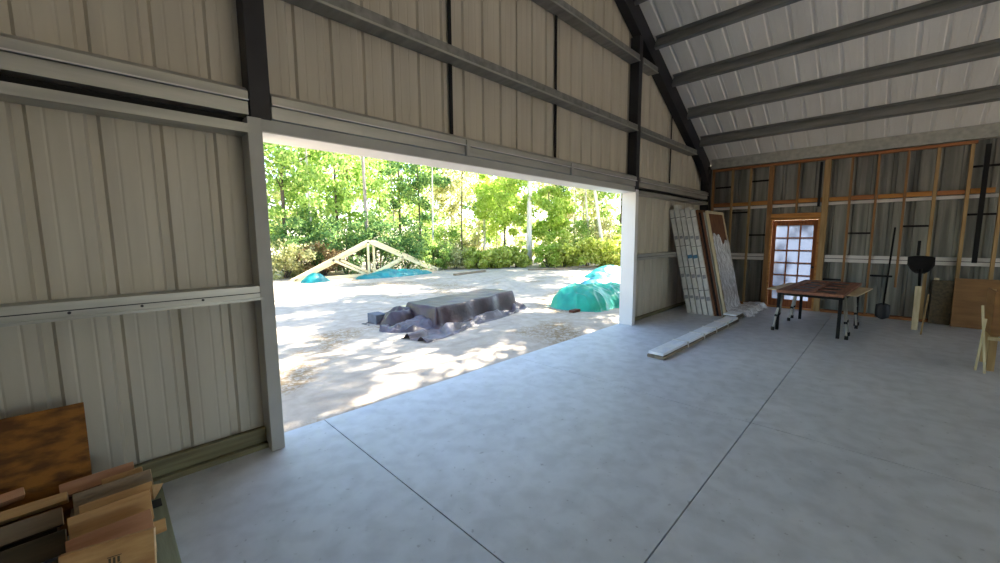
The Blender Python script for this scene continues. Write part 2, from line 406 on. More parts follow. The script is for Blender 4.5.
# bracing strips in the gable
for x, nm in ((2.70,'leftmost'),(4.50,'middle'),(8.42,'rightmost')):
    s = MB().box(x-.022,x+.022,3.37,3.378,2.64,roofz(x)-.42)
    tag(build('bracing_strap', s, M['black']), f'{nm} of the narrow black vertical straps on the upper gable wall', 'strap', 'black straps on the gable')
# sill timbers
s = MB().box(-3.0,.80,3.30,3.39,.0,.04); s.box(-3.0,.80,3.34,3.39,.04,.15)
tag(build('sill_plate', s, M['treated'], bevel=.004), 'weathered timber sill along the foot of the wall left of the doorway', 'sill')
s = MB().box(6.74,10.3,3.34,3.39,.0,.06)
tag(build('sill_plate', s, M['treated'], bevel=.004), 'low timber sill along the foot of the wall behind the leaning packs', 'sill')
s = MB().box(.03,.15,-.5,3.29,0,.04)
sp = build('sole_plate', s, M['treated_y'], bevel=.004)
tag(sp, 'grey-green treated timber lying on the floor beside the offcut pile', 'timber')
s = MB().tube([(.09,3.1,.04),(.09,3.1,.052)], .012, 8); build('anchor_bolt', s, M['dark'], sp)
s = MB().box(.06,.13,2.95,3.03,.04,.048); build('washer_plate', s, M['dark'], sp)

# --- purlins: Z/C shapes along y, hanging under the sheets
def purlin(x, d, label, w=.065):
    r = empty('roof_purlin', (x, (YB+3.2)/2, roofz(x)-d), label, 'purlin', 'roof purlins')
    th = math.atan(SL); t = .006
    ex = Vector((math.cos(th),0,-math.sin(th))); en = Vector((-math.sin(th),0,-math.cos(th)))   # down-slope, down normal
    o = Vector((x,0,roofz(x)-.002))
    def P(a, nn): q = o+ex*a+en*nn; return (q.x, q.z)
    def strip(a0,n0,a1,n1):
        m.prism([P(a0,n0),P(a1,n0),P(a1,n1),P(a0,n1)], YB+.05, 3.225, lambda u,v,w_: (u,w_,v))
    m = MB(); strip(0,0,t,d); strip(-w,0,0,t); strip(t,d-t,w,d); build('channel', m, M['purlin'], r)
    m = MB(); strip(w-t,d-.02,w,d-t); build('lip', m, M['purlin'], r)
for x, nm in ((9.70,'lowest roof purlin, next above the eave strut'),(8.88,'second roof purlin up from the eave strut'),(8.05,'third roof purlin up from the eave strut'),(7.24,'fourth roof purlin up from the eave strut'),(6.43,'fifth roof purlin up, at the very top of the view')):
    purlin(x, .19, 'galvanised '+nm)
ev = empty('eave_strut', (10.5, -3, 3.17), 'galvanised eave strut where the roof meets the timber-framed wall', 'strut')
m = MB(); m.prism([(10.42,3.17),(10.60,3.17),(10.60,3.30),(10.50,3.35),(10.42,3.39-.005)], YB+.05, 3.2, lambda u,v,w: (u,w,v)); build('channel', m, M['girt'], ev)
m = MB().box(10.405,10.42,YB+.05,3.2,3.165,3.20); build('lip', m, M['girt'], ev)

# --- timber framed right wall
def rgirt(z0, z1, a, b, label, two=True):
    r = empty('wall_girt', (10.55, (a+b)/2, z0), label, 'girt')
    mid = (z0+z1)/2
    if two:
        build('upper_flange', MB().box(10.535,10.61,a,b,mid+.006,z1), M['jamb'], r); build('lower_flange', MB().box(10.525,10.61,a,b,z0,mid-.006), M['jamb'], r)
        build('web', MB().box(10.56,10.61,a,b,mid-.006,mid+.006), M['dark'], r)
    else:
        build('channel', MB().box(10.535,10.61,a,b,z0,z1), M['jamb'], r)
rgirt(1.04, 1.18, -8.9, .97, 'white steel rail at waist height right of the panelled door')
rgirt(1.04, 1.18, 1.97, 3.19, 'white steel rail at waist height between corner and panelled door')
rgirt(2.20, 2.255, -8.9, 3.19, 'thin white steel rail running above the panelled door', False)
X0, X1 = 10.44, 10.525
studs = [(3.15,.04,'stud','first wooden stud, against the corner column'),
 (2.74,.035,'studw','second wooden stud from the corner column'),
 (2.375,.035,'studw','third wooden stud from the corner column, left of the door frame'),
 (1.98,.085,'stud','thick double wooden post on the left side of the door frame'),
 (1.50,.032,'stud','short wooden cripple stud above the door header'),
 (1.03,.10,'studw','thick double wooden post on the right side of the door frame'),
 (.66,.035,'stud','first wooden stud to the right of the door frame'),
 (.285,.035,'stud','second wooden stud to the right of the door frame'),
 (-.10,.035,'stud','short wooden stud ending above the floor behind the black scoop'),
 (-.47,.045,'studw','wooden stud just right of the black scoop'),
 (-.85,.045,'studw','wooden stud left of the black pole, over the plywood sheet'),
 (-1.22,.045,'studw','wooden stud right of the black pole at the picture edge')]
for y, w, mt, lab in studs:
    z0 = 0.05 if not .9 < y < 2.0 else 0.0
    if y == 1.50: z0 = 2.06
    if y == -.10: z0 = .60
    tag(build('wall_stud', MB().box(X0,X1,y-w/2,y+w/2,z0,3.095), M[mt], bevel=.003), lab, 'stud', 'wooden studs of the right wall')
tag(build('top_plate', MB().box(X0,X1,-.9,3.17,3.097,3.15), M['plate'], bevel=.003), 'reddish wooden top plate along the top of the studs', 'plate')
tag(build('bottom_plate', MB().box(X0,X1+.05,1.93,3.17,0,.048), M['plate'], bevel=.003), 'wooden bottom plate between the corner and the door frame', 'plate')
tag(build('bottom_plate', MB().box(X0,X1+.05,-8,.97,0,.048), M['plate'], bevel=.003), 'wooden bottom plate along the floor right of the door frame', 'plate')
nail = [(3.12,2.77),(2.72,2.40),(2.35,2.03),(1.93,1.52),(1.48,1.09),(.97,.68),(.64,.31),(.26,-.08),(-.12,-.44),(-.50,-.82),(-.88,-1.15)]
for i, (a, b) in enumerate(nail):
    where = ['in the corner bay','in the second bay from the corner','in the bay left of the door frame','above the left half of the door','above the right half of the door','in the first bay right of the door','in the second bay right of the door','in the third bay right of the door','above the black scoop','left of the black pole','behind the black pole'][i]
    tag(build('nailer_block', MB().box(X0+.03,X1,b,a,2.27,2.345 if i % 2 else 2.355), M['header' if i % 3 else 'plate'], bevel=.003), f'horizontal wooden blocking over the white rail {where}', 'blocking', 'blocking between the studs')
straps = [(3.10,2.77,2.72,'high in the corner bay'),(2.72,2.40,2.12,'below the blocking in the second bay from the corner'),(2.35,2.03,2.80,'high in the bay left of the door frame'),(2.35,2.03,1.60,'at chest height left of the door frame'),
 (.64,.31,1.62,'between the first two studs right of the door'),(.97,.68,.68,'low down just right of the door frame'),(-.12,-.45,1.74,'above the black scoop'),(.26,-.05,.80,'low beside the spade'),(.26,.0,2.68,'high in the third bay right of the door'),(-.88,-1.20,2.72,'high up crossing the black pole'),(-.88,-1.20,1.92,'midway up crossing the black pole')]
straps = [s for s in straps if s[3] != 'high in the third bay right of the door']
for a, b, z, w in straps:
    tag(build('steel_strap', MB().box(10.50,10.525,b,a,z-.018,z+.018), M['black']), f'short dark horizontal strap {w}', 'strap', 'dark straps between the studs')
tag(build('cable_conduit', MB().box(10.40,10.438,1.105,1.15,2.17,3.06), M['black'], bevel=.004), 'black vertical strip beside the post over the door', 'conduit')
tag(build('steel_pole', MB().box(10.395,10.435,-1.045,-.985,1.10,3.06), M['black'], bevel=.004), 'black upright pole fixed to the studs near the right picture edge', 'pole')
# door header and glazed door
tag(build('door_header', MB().box(X0-.005,X1,1.08,1.937,1.955,2.055), M['header'], bevel=.004), 'orange timber header over the panelled door', 'header')
door = tag(bpy.data.objects.new('door_1', None), kind='structure'); C.objects.link(door); door.location = (10.5, 1.5, 0)
fr = MB().box(X0+.01,10.66,1.905,1.937,0,1.95); fr.box(X0+.01,10.66,1.08,1.115,0,1.95); fr.box(X0+.01,10.66,1.115,1.905,1.915,1.95); fr.box(X0+.01,10.62,1.115,1.905,0,.03)
build('door_frame', fr, M['header'], door, bevel=.003)
dx0, dx1 = 10.50, 10.545
gy0, gy1, gz0, gz1 = 1.185, 1.835, .19, 1.80
lf = MB().box(dx0,dx1,gy1,1.90,.035,1.91); lf.box(dx0,dx1,1.12,gy0,.035,1.91); lf.box(dx0,dx1,gy0,gy1,gz1,1.91); lf.box(dx0,dx1,gy0,gy1,.035,gz0)
leaf = build('door_leaf', lf, M['doorwood'], door, bevel=.003)
mu = MB()
for k in (1,2):
    y = gy0+(gy1-gy0)*k/3; mu.box(dx0+.005,dx1-.005,y-.013,y+.013,gz0,gz1)
for k in range(1,6):
    z = gz0+(gz1-gz0)*k/6; mu.box(dx0+.006,dx1-.006,gy0,gy1,z-.013,z+.013)
build('muntin', mu, M['doorwood'], leaf)
build('pane', MB().box(10.518,10.524,gy0,gy1,gz0,gz1), M['glass'], leaf)
kn = MB().tube([(10.50,1.15,.92),(10.47,1.15,.92),(10.455,1.15,.92),(10.445,1.15,.92)],[.012,.012,.026,.018],12); build('door_knob', kn, M['dark'], door)

# ------------------------------------------------------------- things inside
def rz(a): return Matrix.Rotation(math.radians(a),4,'Z')
def board(cx, cy, cz, lx, ly, lz, yaw=0, roll=0, pitch=0):   # roll about x
    mt = Matrix.Translation((cx,cy,cz)) @ rz(yaw) @ Matrix.Rotation(math.radians(pitch),4,'Y') @ Matrix.Rotation(math.radians(roll),4,'X')
    return MB().box(-lx/2,lx/2,-ly/2,ly/2,-lz/2,lz/2,mt), mt
def offcut(cx, cy, cz, lx, ly, lz, mt_, label, yaw=0, roll=0, pitch=0, ends=True, stamp=False):
    m, mt = board(cx,cy,cz,lx,ly,lz,yaw,roll,pitch)
    o = build('timber_offcut', m, M[mt_], bevel=.002); tag(o, label, 'offcut', 'timber offcuts in the heap')
    if ends:
        e = MB().box(lx/2,lx/2+.0015,-ly/2+.003,ly/2-.003,-lz/2+.003,lz/2-.003,mt); build('sawn_end', e, M['endgrain'], o)
    if stamp:
        e = MB()
        for k in range(3): e.box(.0+k*.014,.008+k*.014,-ly/2-.001,-ly/2,-.012,.012,mt)
        e.box(-.004,.042,-ly/2-.001,-ly/2,.015,.018,mt); e.box(-.004,.042,-ly/2-.001,-ly/2,-.018,-.015,mt)
        build('grade_stamp', e, M['offcut_dark'], o)
    return o
# near heap: boards on edge leaning back over a bed of darker timbers
offcut(-.085,2.30,.225,.30,.032,.16,'offcut','pale board offcut with a grade stamp, nearest the camera in the heap', -13, -16, 0, stamp=True)
offcut(-.075,2.47,.225,.285,.042,.12,'offcut_red','thick pinkish tan offcut second from the front of the near heap', 3, -48, 0)
offcut(.035,2.50,.175,.16,.035,.06,'offcut','small pale offcut end poking out right of the second board of the near heap', 0, -25, 0)
offcut(-.07,2.63,.235,.29,.036,.15,'offcut','broad knotty offcut in the middle of the near heap', 3, -28, 0)
offcut(-.045,2.725,.262,.27,.030,.09,'offcut','offcut with a white splintered end behind the broad knotty one', 2, -40, 0)
offcut(-.055,2.85,.262,.30,.045,.11,'offcut_grey','grey weathered offcut lying behind the splintered board', 3, -45, 0)
offcut(-.02,2.96,.275,.165,.034,.055,'offcut','short bright offcut near the top rear of the heap', 3, -40, 0)
offcut(-.115,3.04,.275,.29,.045,.07,'offcut_red','long pinkish offcut at the back of the near heap', 4, -40, 0)
sp_ = MB(); spm = Matrix.Translation((.088,2.70,.265))
sp_.add([spm@Vector(p) for p in ((0,-.03,-.03),(.045,-.01,.035),(0,.02,.03),(.02,-.03,.0),(.03,.02,-.01),(0,.03,-.02))], [(0,3,1),(0,1,2),(3,4,1),(1,4,2),(2,4,5),(0,2,5),(0,5,4),(0,4,3)])
spo = [o for o in bpy.data.objects if o.get('label','').startswith('offcut with a white splintered')][0]
tag(build('splintered_end', sp_, M['endgrain'], spo), 'white splintered end')
nm_ = ['under the stamped board','under the thick pinkish board','under the broad knotty board','under the grey weathered board','at the rear of the near heap']
for i,y in enumerate((2.33,2.49,2.65,2.81,2.97)):
    offcut(-.09,y,.041,.28,.14,.078,'offcut_dark','dark timber on the floor '+nm_[i], 0)
    offcut(-.085+.01*(i%2),y+.01,.122,.29,.13,.076,'offcut_dark' if i % 2 else 'offcut_grey','dark timber in the second layer '+nm_[i], 2*(i%3)-2)
# left heap
offcut(-.54,2.97,.262,.62,.085,.045,'offcut','long tan timber on top of the left heap', 1, -35, 0)
offcut(-.55,2.90,.20,.60,.045,.085,'offcut_grey','long brown timber second from top in the left heap', 2, -35, 0)
offcut(-.54,2.80,.12,.60,.06,.11,'offcut_dark','long dark greenish timber in the middle of the left heap', 1, -25, 0)
offcut(-.54,2.66,.05,.58,.12,.08,'offcut_dark','long dark timber lowest in front of the left heap', 1, -10, 0)
offcut(-.58,3.05,.07,.60,.16,.14,'offcut_dark','dark timber at the bottom rear of the left heap', 0, 0, 0)
offcut(-.49,3.045,.315,.22,.10,.04,'offcut_red','short tan offcut lying on the left heap below the strand board', 12, -35, 0)
offcut(-.46,2.50,.13,.22,.04,.06,'offcut_grey','small brown offcut at the bottom left picture corner', 8)
offcut(-.46,2.50,.05,.30,.12,.095,'offcut_dark','dark block under the small brown offcut', 4)
# OSB sheet leaning
mtx = Matrix.Translation((-.66,3.06,0)) @ Matrix.Rotation(math.radians(-11),4,'X')
ob = tag(build('strand_board', MB().box(-.9,.52,0,.012,0.005,.70,mtx), M['osb'], bevel=.002), 'amber strand board sheet leaning on the wall behind the offcuts', 'board')

# leaning pack stack
lean = math.atan(.47/2.2)
def leaning(name, x0, x1, y_base, thick, height, mname, label, cat, group=None, bevel=.004):
    r = empty(name, ((x0+x1)/2, y_base, 0), label, cat, group)
    mt = Matrix.Translation((0,y_base,.004)) @ Matrix.Rotation(-lean,4,'X')
    return r, mt
packs = [(2.84,2.20,'nearest the gable wall'),(2.735,2.29,'second from the gable wall and tallest'),(2.63,2.19,'third from the gable wall, in the middle'),(2.525,2.22,'fourth from the gable wall, with the blue label'),(2.42,2.17,'farthest from the gable wall, next to the brown boards')]
for i,(y,h,w) in enumerate(packs):
    r, mt = leaning('wrapped_pack', 8.5, 8.72, y, .1, h, 'pack', f'white wrapped siding pack leaning upright, {w}', 'pack', 'white packs leaning upright')
    build('wrapping', MB().box(8.5,8.72,.006,.092,0,h,mt), M['pack'], r, bevel=.006)
    for z in (.52,.98,1.42,2.02): build('strap', MB().box(8.494,8.5,.004,.094,z+.012*(i%3-1),z+.009+.012*(i%3-1),mt), M['black'], r)
    for z in (.31,.76,1.56): build('printed_label', MB().box(8.497,8.5,.018,.080,z+.02*(i%2),z+.075,mt), M['label'], r)
    if i in (2,3):
        tag(build('printed_label', MB().box(8.493,8.5,.006,.092,1.17,1.24,mt), M['bluelabel'], r), 'blue label')
for i,(y,t,h,mn,lab) in enumerate(((2.375,.04,2.16,'brownboard','thin brown board leaning next to the white packs'),(2.345,.022,2.1,'black','black strip standing in for the shaded gap between the brown boards'),(2.30,.04,2.12,'brownboard','second brown board leaning behind the wrapped door'),(2.285,.012,2.1,'trimgrey','thin pale strip leaning right behind the wrapped door'))):  # the black strip paints in the shade of a gap in the stack
    mt = Matrix.Translation((0,y,.004)) @ Matrix.Rotation(-lean,4,'X')
    tag(build('leaning_board', MB().box(8.5+.02*i,9.35,0,t,0,h,mt), M[mn], bevel=.002), lab, 'board')
r, mt = leaning('wrapped_door', 8.6, 9.6, 2.22, .05, 2.13, 'x', 'door slab with a pale frame wrapped in crinkled clear plastic, leaning at the front of the stack', 'door panel')
f = MB().box(8.58,8.64,0,.045,0,2.14,mt); f.box(9.56,9.62,0,.045,0,2.14,mt); f.box(8.64,9.56,0,.045,2.08,2.14,mt); f.box(8.64,9.56,0,.045,0,.08,mt)
build('frame', f, M['lath'], r, bevel=.003)
build('panel', MB().box(8.64,9.56,.012,.035,.08,2.08,mt), M['brownboard'], r)
# crinkled plastic sheet
pm = MB(); nx, nz = 30, 60; vs = []
for k in range(nz+1):
    for i in range(nx+1):
        u = i/nx; v = k/nz
        d = -.006 - .010*abs(math.sin(u*13+math.sin(v*17)*1.2))*(1-v*.5) - .003*rng.random() - (.05*(1-v/.08) if v < .08 else 0)
        vs.append(mt @ Vector((8.60+1.0*u, d, .02+(1.55+.10*math.sin(u*7)+.05*math.sin(u*19))*v)))
pm.add(vs, [(k*(nx+1)+i, k*(nx+1)+i+1, (k+1)*(nx+1)+i+1, (k+1)*(nx+1)+i) for k in range(nz) for i in range(nx)])
tag(build('plastic_wrap', pm, M['plastic'], r), 'crinkled clear plastic wrap')

# long packs lying on the floor
def longpack(x0, x1, y0a, y0b, w, h, z0, label, n=2):
    r = empty('flat_pack', ((x0+x1)/2, (y0a+y0b)/2, z0), label, 'pack')
    ang = math.degrees(math.atan2(y0b-y0a, x1-x0)); Lg = math.hypot(x1-x0, y0b-y0a)
    mt = Matrix.Translation((x0,y0a,z0)) @ rz(ang)
    for k in range(n):
        hh = h/n
        build('board', MB().box(.015*k, Lg-.02*k, -w/2+.012*k, w/2-.01*k, k*hh+.002, (k+1)*hh-.002, mt), M['packface' if k == n-1 else 'packside'], r, bevel=.004)
    for t in (.25,.45,.62,.8): build('band', MB().box(Lg*t, Lg*t+.03, -w/2-.003, w/2+.003, .001, h+.003, mt), M['pack'], r)
    return r, mt, Lg
longpack(5.0, 8.25, 2.10, 2.03, .22, .085, 0, 'long white wrapped pack flat on the floor, its end toward the doorway')
r, mt, Lg = longpack(8.30, 10.25, 2.10, 2.06, .26, .11, 0, 'second white wrapped pack on the floor with torn plastic, near the panelled door', 3)
pm = MB(); nx, nz = 44, 16; vs = []
for i in range(nx+1):
    for k in range(nz+1):
        u = i/nx; v = k/nz
        y = -.25+.20*v+.20*v*v; over = max(0, (-.135)-y)
        z = .117 + .008*math.sin(u*31+v*7)*math.sin(v*13+u*9) + .004*rng.random()
        if y < -.135: z = max(.012+.02*rng.random(), .117-over*1.3 + .02*math.sin(u*33))
        
        vs.append(mt @ Vector((.35+1.55*u, y+.03*math.sin(u*25), z)))
pm.add(vs, [(i*(nz+1)+k, i*(nz+1)+k+1, (i+1)*(nz+1)+k+1, (i+1)*(nz+1)+k) for i in range(nx) for k in range(nz)])
tag(build('plastic_wrap', pm, M['plastic'], r), 'torn crinkled plastic')

# work table: black legged table with pale plywood top
wt = empty('work_table', (8.6,.82,0), 'black-legged work table with a pale plywood top under the old door', 'table')
a = math.radians(-6)
tm = Matrix.Translation((8.62,.82,0)) @ Matrix.Rotation(a,4,'Z')
build('table_top', MB().box(-.62,.66,-.58,.60,.665,.683,tm), M['ply_pale'], wt, bevel=.002)
ap = MB().box(-.70,.66,-.42,-.38,.60,.664,tm); ap.box(-.70,.66,.38,.42,.60,.664,tm); ap.box(-.70,-.66,-.38,.38,.60,.664,tm); ap.box(.62,.66,-.38,.38,.60,.664,tm)
build('apron', ap, M['black'], wt)
for sx, sy in ((-.68,-.40),(-.68,.40),(.64,-.40),(.64,.40)):
    p = tm @ Vector((sx,sy,0))
    lg = build('leg', MB().box(p.x-.022,p.x+.022,p.y-.022,p.y+.022,.0,.64), M['black'], wt, bevel=.003)
# grey trestles
def trestle(cx, cy, label):
    r = empty('sawhorse', (cx,cy,0), label, 'sawhorse', 'sawhorses under the old door')
    build('beam', MB().box(cx-.03,cx+.03,cy-.42,cy+.42,.60,.64), M['greyleg'], r, bevel=.003)
    for sx in (-1,1):
        for sy in (-1,1):
            top = Vector((cx+.02*sx, cy+.40*sy, .61)); ft = Vector((cx+.17*sx, cy+.47*sy, .03))
            mid = top.lerp(ft,.62)
            l = build('leg', MB().bar(top, mid, .034, .034, (0,1,0)).bar(mid, ft, .026, .026, (0,1,0)), M['greyleg'], r)
            build('collar', MB().bar(mid+(top-mid)*.04, mid-(top-mid)*.06, .044, .044, (0,1,0)), M['black'], l)
            build('rubber_foot', MB().bar(ft+Vector((0,0,.03)), Vector((ft.x,ft.y,0)), .046, .046, (0,1,0)), M['black'], l, bevel=.004)
trestle(8.06,.86,'grey folding sawhorse with black feet under the near end of the old door')
trestle(9.12,.80,'grey folding sawhorse with black feet under the far end of the old door')
# old panelled door laid flat
od = empty('old_door', (8.6,.80,.684), 'old red-brown panelled door lying flat on the work table', 'door')
dm = Matrix.Translation((8.55,.80,.685)) @ Matrix.Rotation(math.radians(-3),4,'Z')
x0, x1, y0, y1 = -1.02, 1.08, -.41, .41
fr = MB().box(x0,x1,y0,y0+.12,0,.042,dm); fr.box(x0,x1,y1-.12,y1,0,.042,dm); fr.box(x0,x0+.16,y0+.12,y1-.12,0,.042,dm); fr.box(x1-.14,x1,y0+.12,y1-.12,0,.042,dm)
build('frame', fr, M['redwood'], od, bevel=.003)
ml = MB().box(x0+.16,x1-.14,-.03,.03,.004,.04,dm)
for k in range(1,4):
    xx = x0+.16+(x1-x0-.30)*k/4; ml.box(xx-.03,xx+.03,y0+.12,-.03,.004,.038,dm); ml.box(xx-.03,xx+.03,.03,y1-.12,.004,.038,dm)
build('rail', ml, M['redwood'], od)
for k in range(4):
    for s in (0,1):
        xa = x0+.16+(x1-x0-.30)*k/4+(.03 if k else 0); xb = x0+.16+(x1-x0-.30)*(k+1)/4-(.03 if k < 3 else 0)
        ya, yb = ((y0+.12,-.03),(.03,y1-.12))[s]
        build('panel', MB().box(xa,xb,ya,yb,.012,.02,dm), M['darkpane'], od)

# spade
sp = empty('spade', (10.32,.0,0), 'long dark spade leaning on the studs between door and black scoop', 'spade')
build('handle', MB().tube([(10.25,.03,.28),(10.41,-.02,1.72)], .014, 10), M['black'], sp, smooth=True)
bl = MB(); w = [(.0,.02),(.04,.1),(.12,.105),(.27,.10),(.30,.03)]
vs = []; 
for t,hw in w:
    for k in range(5):
        s_ = (k-2)/2; vs.append((10.21+.02*s_*s_+t*.08-.02+.03, .035+s_*hw, .01+t))
nv = len(vs)
vs += [(x+.006,y,z) for x,y,z in vs]
fs = [(i*5+k,i*5+k+1,(i+1)*5+k+1,(i+1)*5+k) for i in range(4) for k in range(4)]; fs += [tuple(nv+q for q in f[::-1]) for f in fs]
rim = [0,1,2,3,4,9,14,19,24,23,22,21,20,15,10,5]; fs += [(rim[i],nv+rim[i],nv+rim[(i+1)%16],rim[(i+1)%16]) for i in range(16)]
bl.add(vs, fs)
build('blade', bl, M['dark'], sp, smooth=True)
# black scoop head up
sc = empty('scoop_shovel', (9.9,-.38,0), 'wide black scoop shovel standing head up against the studs', 'shovel')
hb = MB(); vs = []; rows = 9; cols = 13
for i in range(rows):
    t = i/(rows-1); hw = .05+.115*min(1,(t/.5))**.6
    for k in range(cols):
        s_ = (k-(cols-1)/2)/((cols-1)/2)
        x = 9.86 + .34*t*.35 + .07*(1-s_*s_)*(.5+.5*t); vs.append((x, -.38+s_*hw, .92+.30*t - (.02*s_*s_ if i == rows-1 else 0)))
nv = len(vs); vs += [(x+.012,y,z) for x,y,z in vs]
fs = [(i*cols+k,i*cols+k+1,(i+1)*cols+k+1,(i+1)*cols+k) for i in range(rows-1) for k in range(cols-1)]; fs += [tuple(nv+q for q in f[::-1]) for f in fs]
rim = list(range(cols))+[i*cols+cols-1 for i in range(1,rows)]+[(rows-1)*cols+k for k in range(cols-2,-1,-1)]+[i*cols for i in range(rows-2,0,-1)]
fs += [(rim[i],nv+rim[i],nv+rim[(i+1)%len(rim)],rim[(i+1)%len(rim)]) for i in range(len(rim))]
hb.add(vs, fs); build('scoop', hb, M['black'], sc, smooth=True)
build('shaft', MB().tube([(9.66,-.40,.02),(9.84,-.385,.72),(9.93,-.38,1.0)],[.016,.017,.024],10), M['black'], sc, smooth=True)
tag(build('hand_grip', MB().box(10.06,10.1,-.36,-.32,1.22,1.48), M['black'], bevel=.008), 'short black handle sticking up behind the scoop', 'handle')
# white board and stick propped
mt = Matrix.Translation((9.45,-.36,0)) @ Matrix.Rotation(math.radians(9),4,'Y')
tag(build('propped_board', MB().box(0,.03,-.045,.03,.005,.74,mt), M['lath'], bevel=.002), 'whitish board propped upright below the black scoop', 'board')
tag(build('propped_stick', MB().bar((9.05,-.43,.012),(9.55,-.49,.60),.022,.022,(0,1,0)), M['studw'], bevel=.002), 'thin pale stick leaning beside the whitish board', 'stick')
# stuff right of it
tag(build('folded_sheet', MB().box(10.36,10.43,-.82,-.56,.0,.78), M['offcut_dark'], bevel=.01), 'dark panel standing on the floor left of the plywood sheet', 'panel')
tag(build('timber_block', MB().box(10.34,10.40,-.64,-.58,.785,.82), M['lath'], bevel=.004), 'small white block sitting on top of the dark panel', 'block')
mt = Matrix.Translation((10.24,-1.9,0.003)) @ Matrix.Rotation(math.radians(8),4,'Y')
tag(build('plywood_sheet', MB().box(0,.018,-.9,1.08,0,.84,mt), M['ply'], bevel=.002), 'brown plywood sheet standing on edge against the studs at the right', 'plywood')
# plywood crate at the right edge
cr = empty('plywood_crate', (7.35,-1.2,0), 'plywood crate on posts at the right picture edge', 'crate')
build('side_panel', MB().box(7.16,7.178,-1.6,-.885,.42,.93), M['ply'], cr, bevel=.002)
build('end_panel', MB().box(7.178,7.7,-.905,-.887,.42,.93), M['ply'], cr, bevel=.002)
for xx, yy in ((7.18,-.95),(7.18,-1.56),(7.64,-.95),(7.64,-1.56)):
    build('leg', MB().box(xx,xx+.04,yy,yy+.06,0,.92), M['studw'], cr, bevel=.002)
build('rail', MB().box(7.14,7.16,-1.6,-.87,.37,.41), M['lath'], cr, bevel=.002)
build('shelf', MB().box(7.178,7.7,-1.6,-.905,.42,.438), M['ply'], cr)
tag(build('lath_strip', MB().bar((6.98,-.86,.008),(7.135,-.80,.77),.03,.018,(0,1,0)), M['lath'], bevel=.002), 'whitish lath leaning on the plywood crate', 'lath')
tag(build('lath_strip', MB().bar((7.08,-.80,.008),(7.12,-.835,.62),.03,.018,(0,1,0)), M['lath'], bevel=.002), 'shorter pale lath leaning left of the whitish one on the crate', 'lath')

# ------------------------------------------------------------- outside
GZ = -.07
# roof trusses standing on the ground
def truss(y, label, x0=5.0, x1=11.55):
    xm = (x0+x1)/2-.15; zt = 1.46; z0 = GZ+.09; r = empty('roof_truss', (xm,y,GZ), label, 'truss', 'roof trusses')
    w, h = .045, .14
    L0, R0, T = Vector((x0,y,z0-.02)), Vector((x1,y,z0-.02)), Vector((xm,y,zt))
    def bar(nm, a, b, hh=h): build(nm, MB().bar(a,b,w,hh,(0,0,1)), M['truss'], r, bevel=.003)
    bar('top_chord', L0, T); bar('top_chord', R0, T); bar('bottom_chord', L0+Vector((.1,0,0)), R0-Vector((.1,0,0)), .12)
    bar('king_post', Vector((xm+.001,y,z0)), T-Vector((0,0,.03)), .09)
    bar('web', L0.lerp(T,.5), Vector((xm-.1,y,z0)), .09); bar('web', R0.lerp(T,.5), Vector((xm+.1,y,z0)), .09)
truss(16.05, 'pale timber roof truss standing on the sand, the nearer of the pair')
truss(16.22, 'pale timber roof truss standing on the sand, the farther of the pair', 5.33, 11.92)

def drape(name, x0, x1, y0, y1, nx, ny, hf, m, label=None, cat=None, parent=None, rot=0, c=(0,0)):
    vs = []; ca, sa = math.cos(rot), math.sin(rot)
    for j in range(ny+1):
        for i in range(nx+1):
            x = x0+(x1-x0)*i/nx; y = y0+(y1-y0)*j/ny; dx, dy, z = hf(x,y)
            X, Y = x+dx, y+dy
            vs.append((c[0]+X*ca-Y*sa, c[1]+X*sa+Y*ca, max(GZ-.01, z)))
    mb = MB().add(vs, [(j*(nx+1)+i,j*(nx+1)+i+1,(j+1)*(nx+1)+i+1,(j+1)*(nx+1)+i) for j in range(ny) for i in range(nx)])
    o = build(name, mb, m, parent, smooth=True)
    if label and parent is None: tag(o, label, cat)
    return o
from mathutils import noise as mn
def nz(x, y, s, k=0): return mn.noise(Vector((x*s, y*s, k*7.3)))
def sstep(a, b, t):
    t = max(0,min(1,(t-a)/(b-a))); return t*t*(3-2*t)
# brown tarp pile: centre (5.5,6.4)
bt = empty('covered_timber_pile', (5.3,6.4,GZ), 'timber pile under a dark brown tarpaulin on the sand outside the doorway', 'timber pile')
def hb_(x, y):
    u = max(abs(x)-1.14, 0); v = max(abs(y)-.42, 0); d = math.hypot(u, v)
    top = .40+.03*nz(x,y,1.3,1)-.02*abs(y)+.02*x
    z = GZ + top*(1-sstep(0,.15,d)) + .0
    z += .03*nz(x,y,5,2)*(1 if d > .02 else .4) + (.05*max(0,nz(x,y,4,3)) if d > .12 else 0)
    return (.04*nz(x,y,3,4), .04*nz(x,y,3,5), z+.02)
drape('tarpaulin', -1.4, 1.3, -.62, .60, 110, 60, hb_, M['browntarp'], parent=bt, rot=.10, c=(5.38,6.42))
def hl_(x, y):
    d = math.hypot(x/.42, y/.42)
    z = GZ + .34*max(0,1-d**2.2) + .06*nz(x,y,5,6)+.05*nz(x,y,9,9)
    return (0.03*nz(x,y,4,1),0.03*nz(x,y,4,2), z)
drape('rumpled_end', -.52,.5,-.55,.55,50,50,hl_, M['browntarp'], parent=bt, rot=.1, c=(4.02,6.72))
def hs_(x, y):
    t = (y+.3)/.6
    z = GZ+.03 + .15*max(0,math.sin(t*8+nz(x,y,1.6,3)*5))*max(0,1-abs(y)/.34) + .07*max(0,nz(x,y,5,7))
    return (.06*nz(x,y,2,8), .10*nz(x,0,1.2,9), z if abs(y) < .3 else GZ-.005)
tag(drape('loose_edge', -1.75,1.75,-.34,.34,120,26,hs_, M['greytarp'], parent=bt, rot=.24, c=(5.12,5.78)), 'crumpled grey loose edge of tarpaulin')
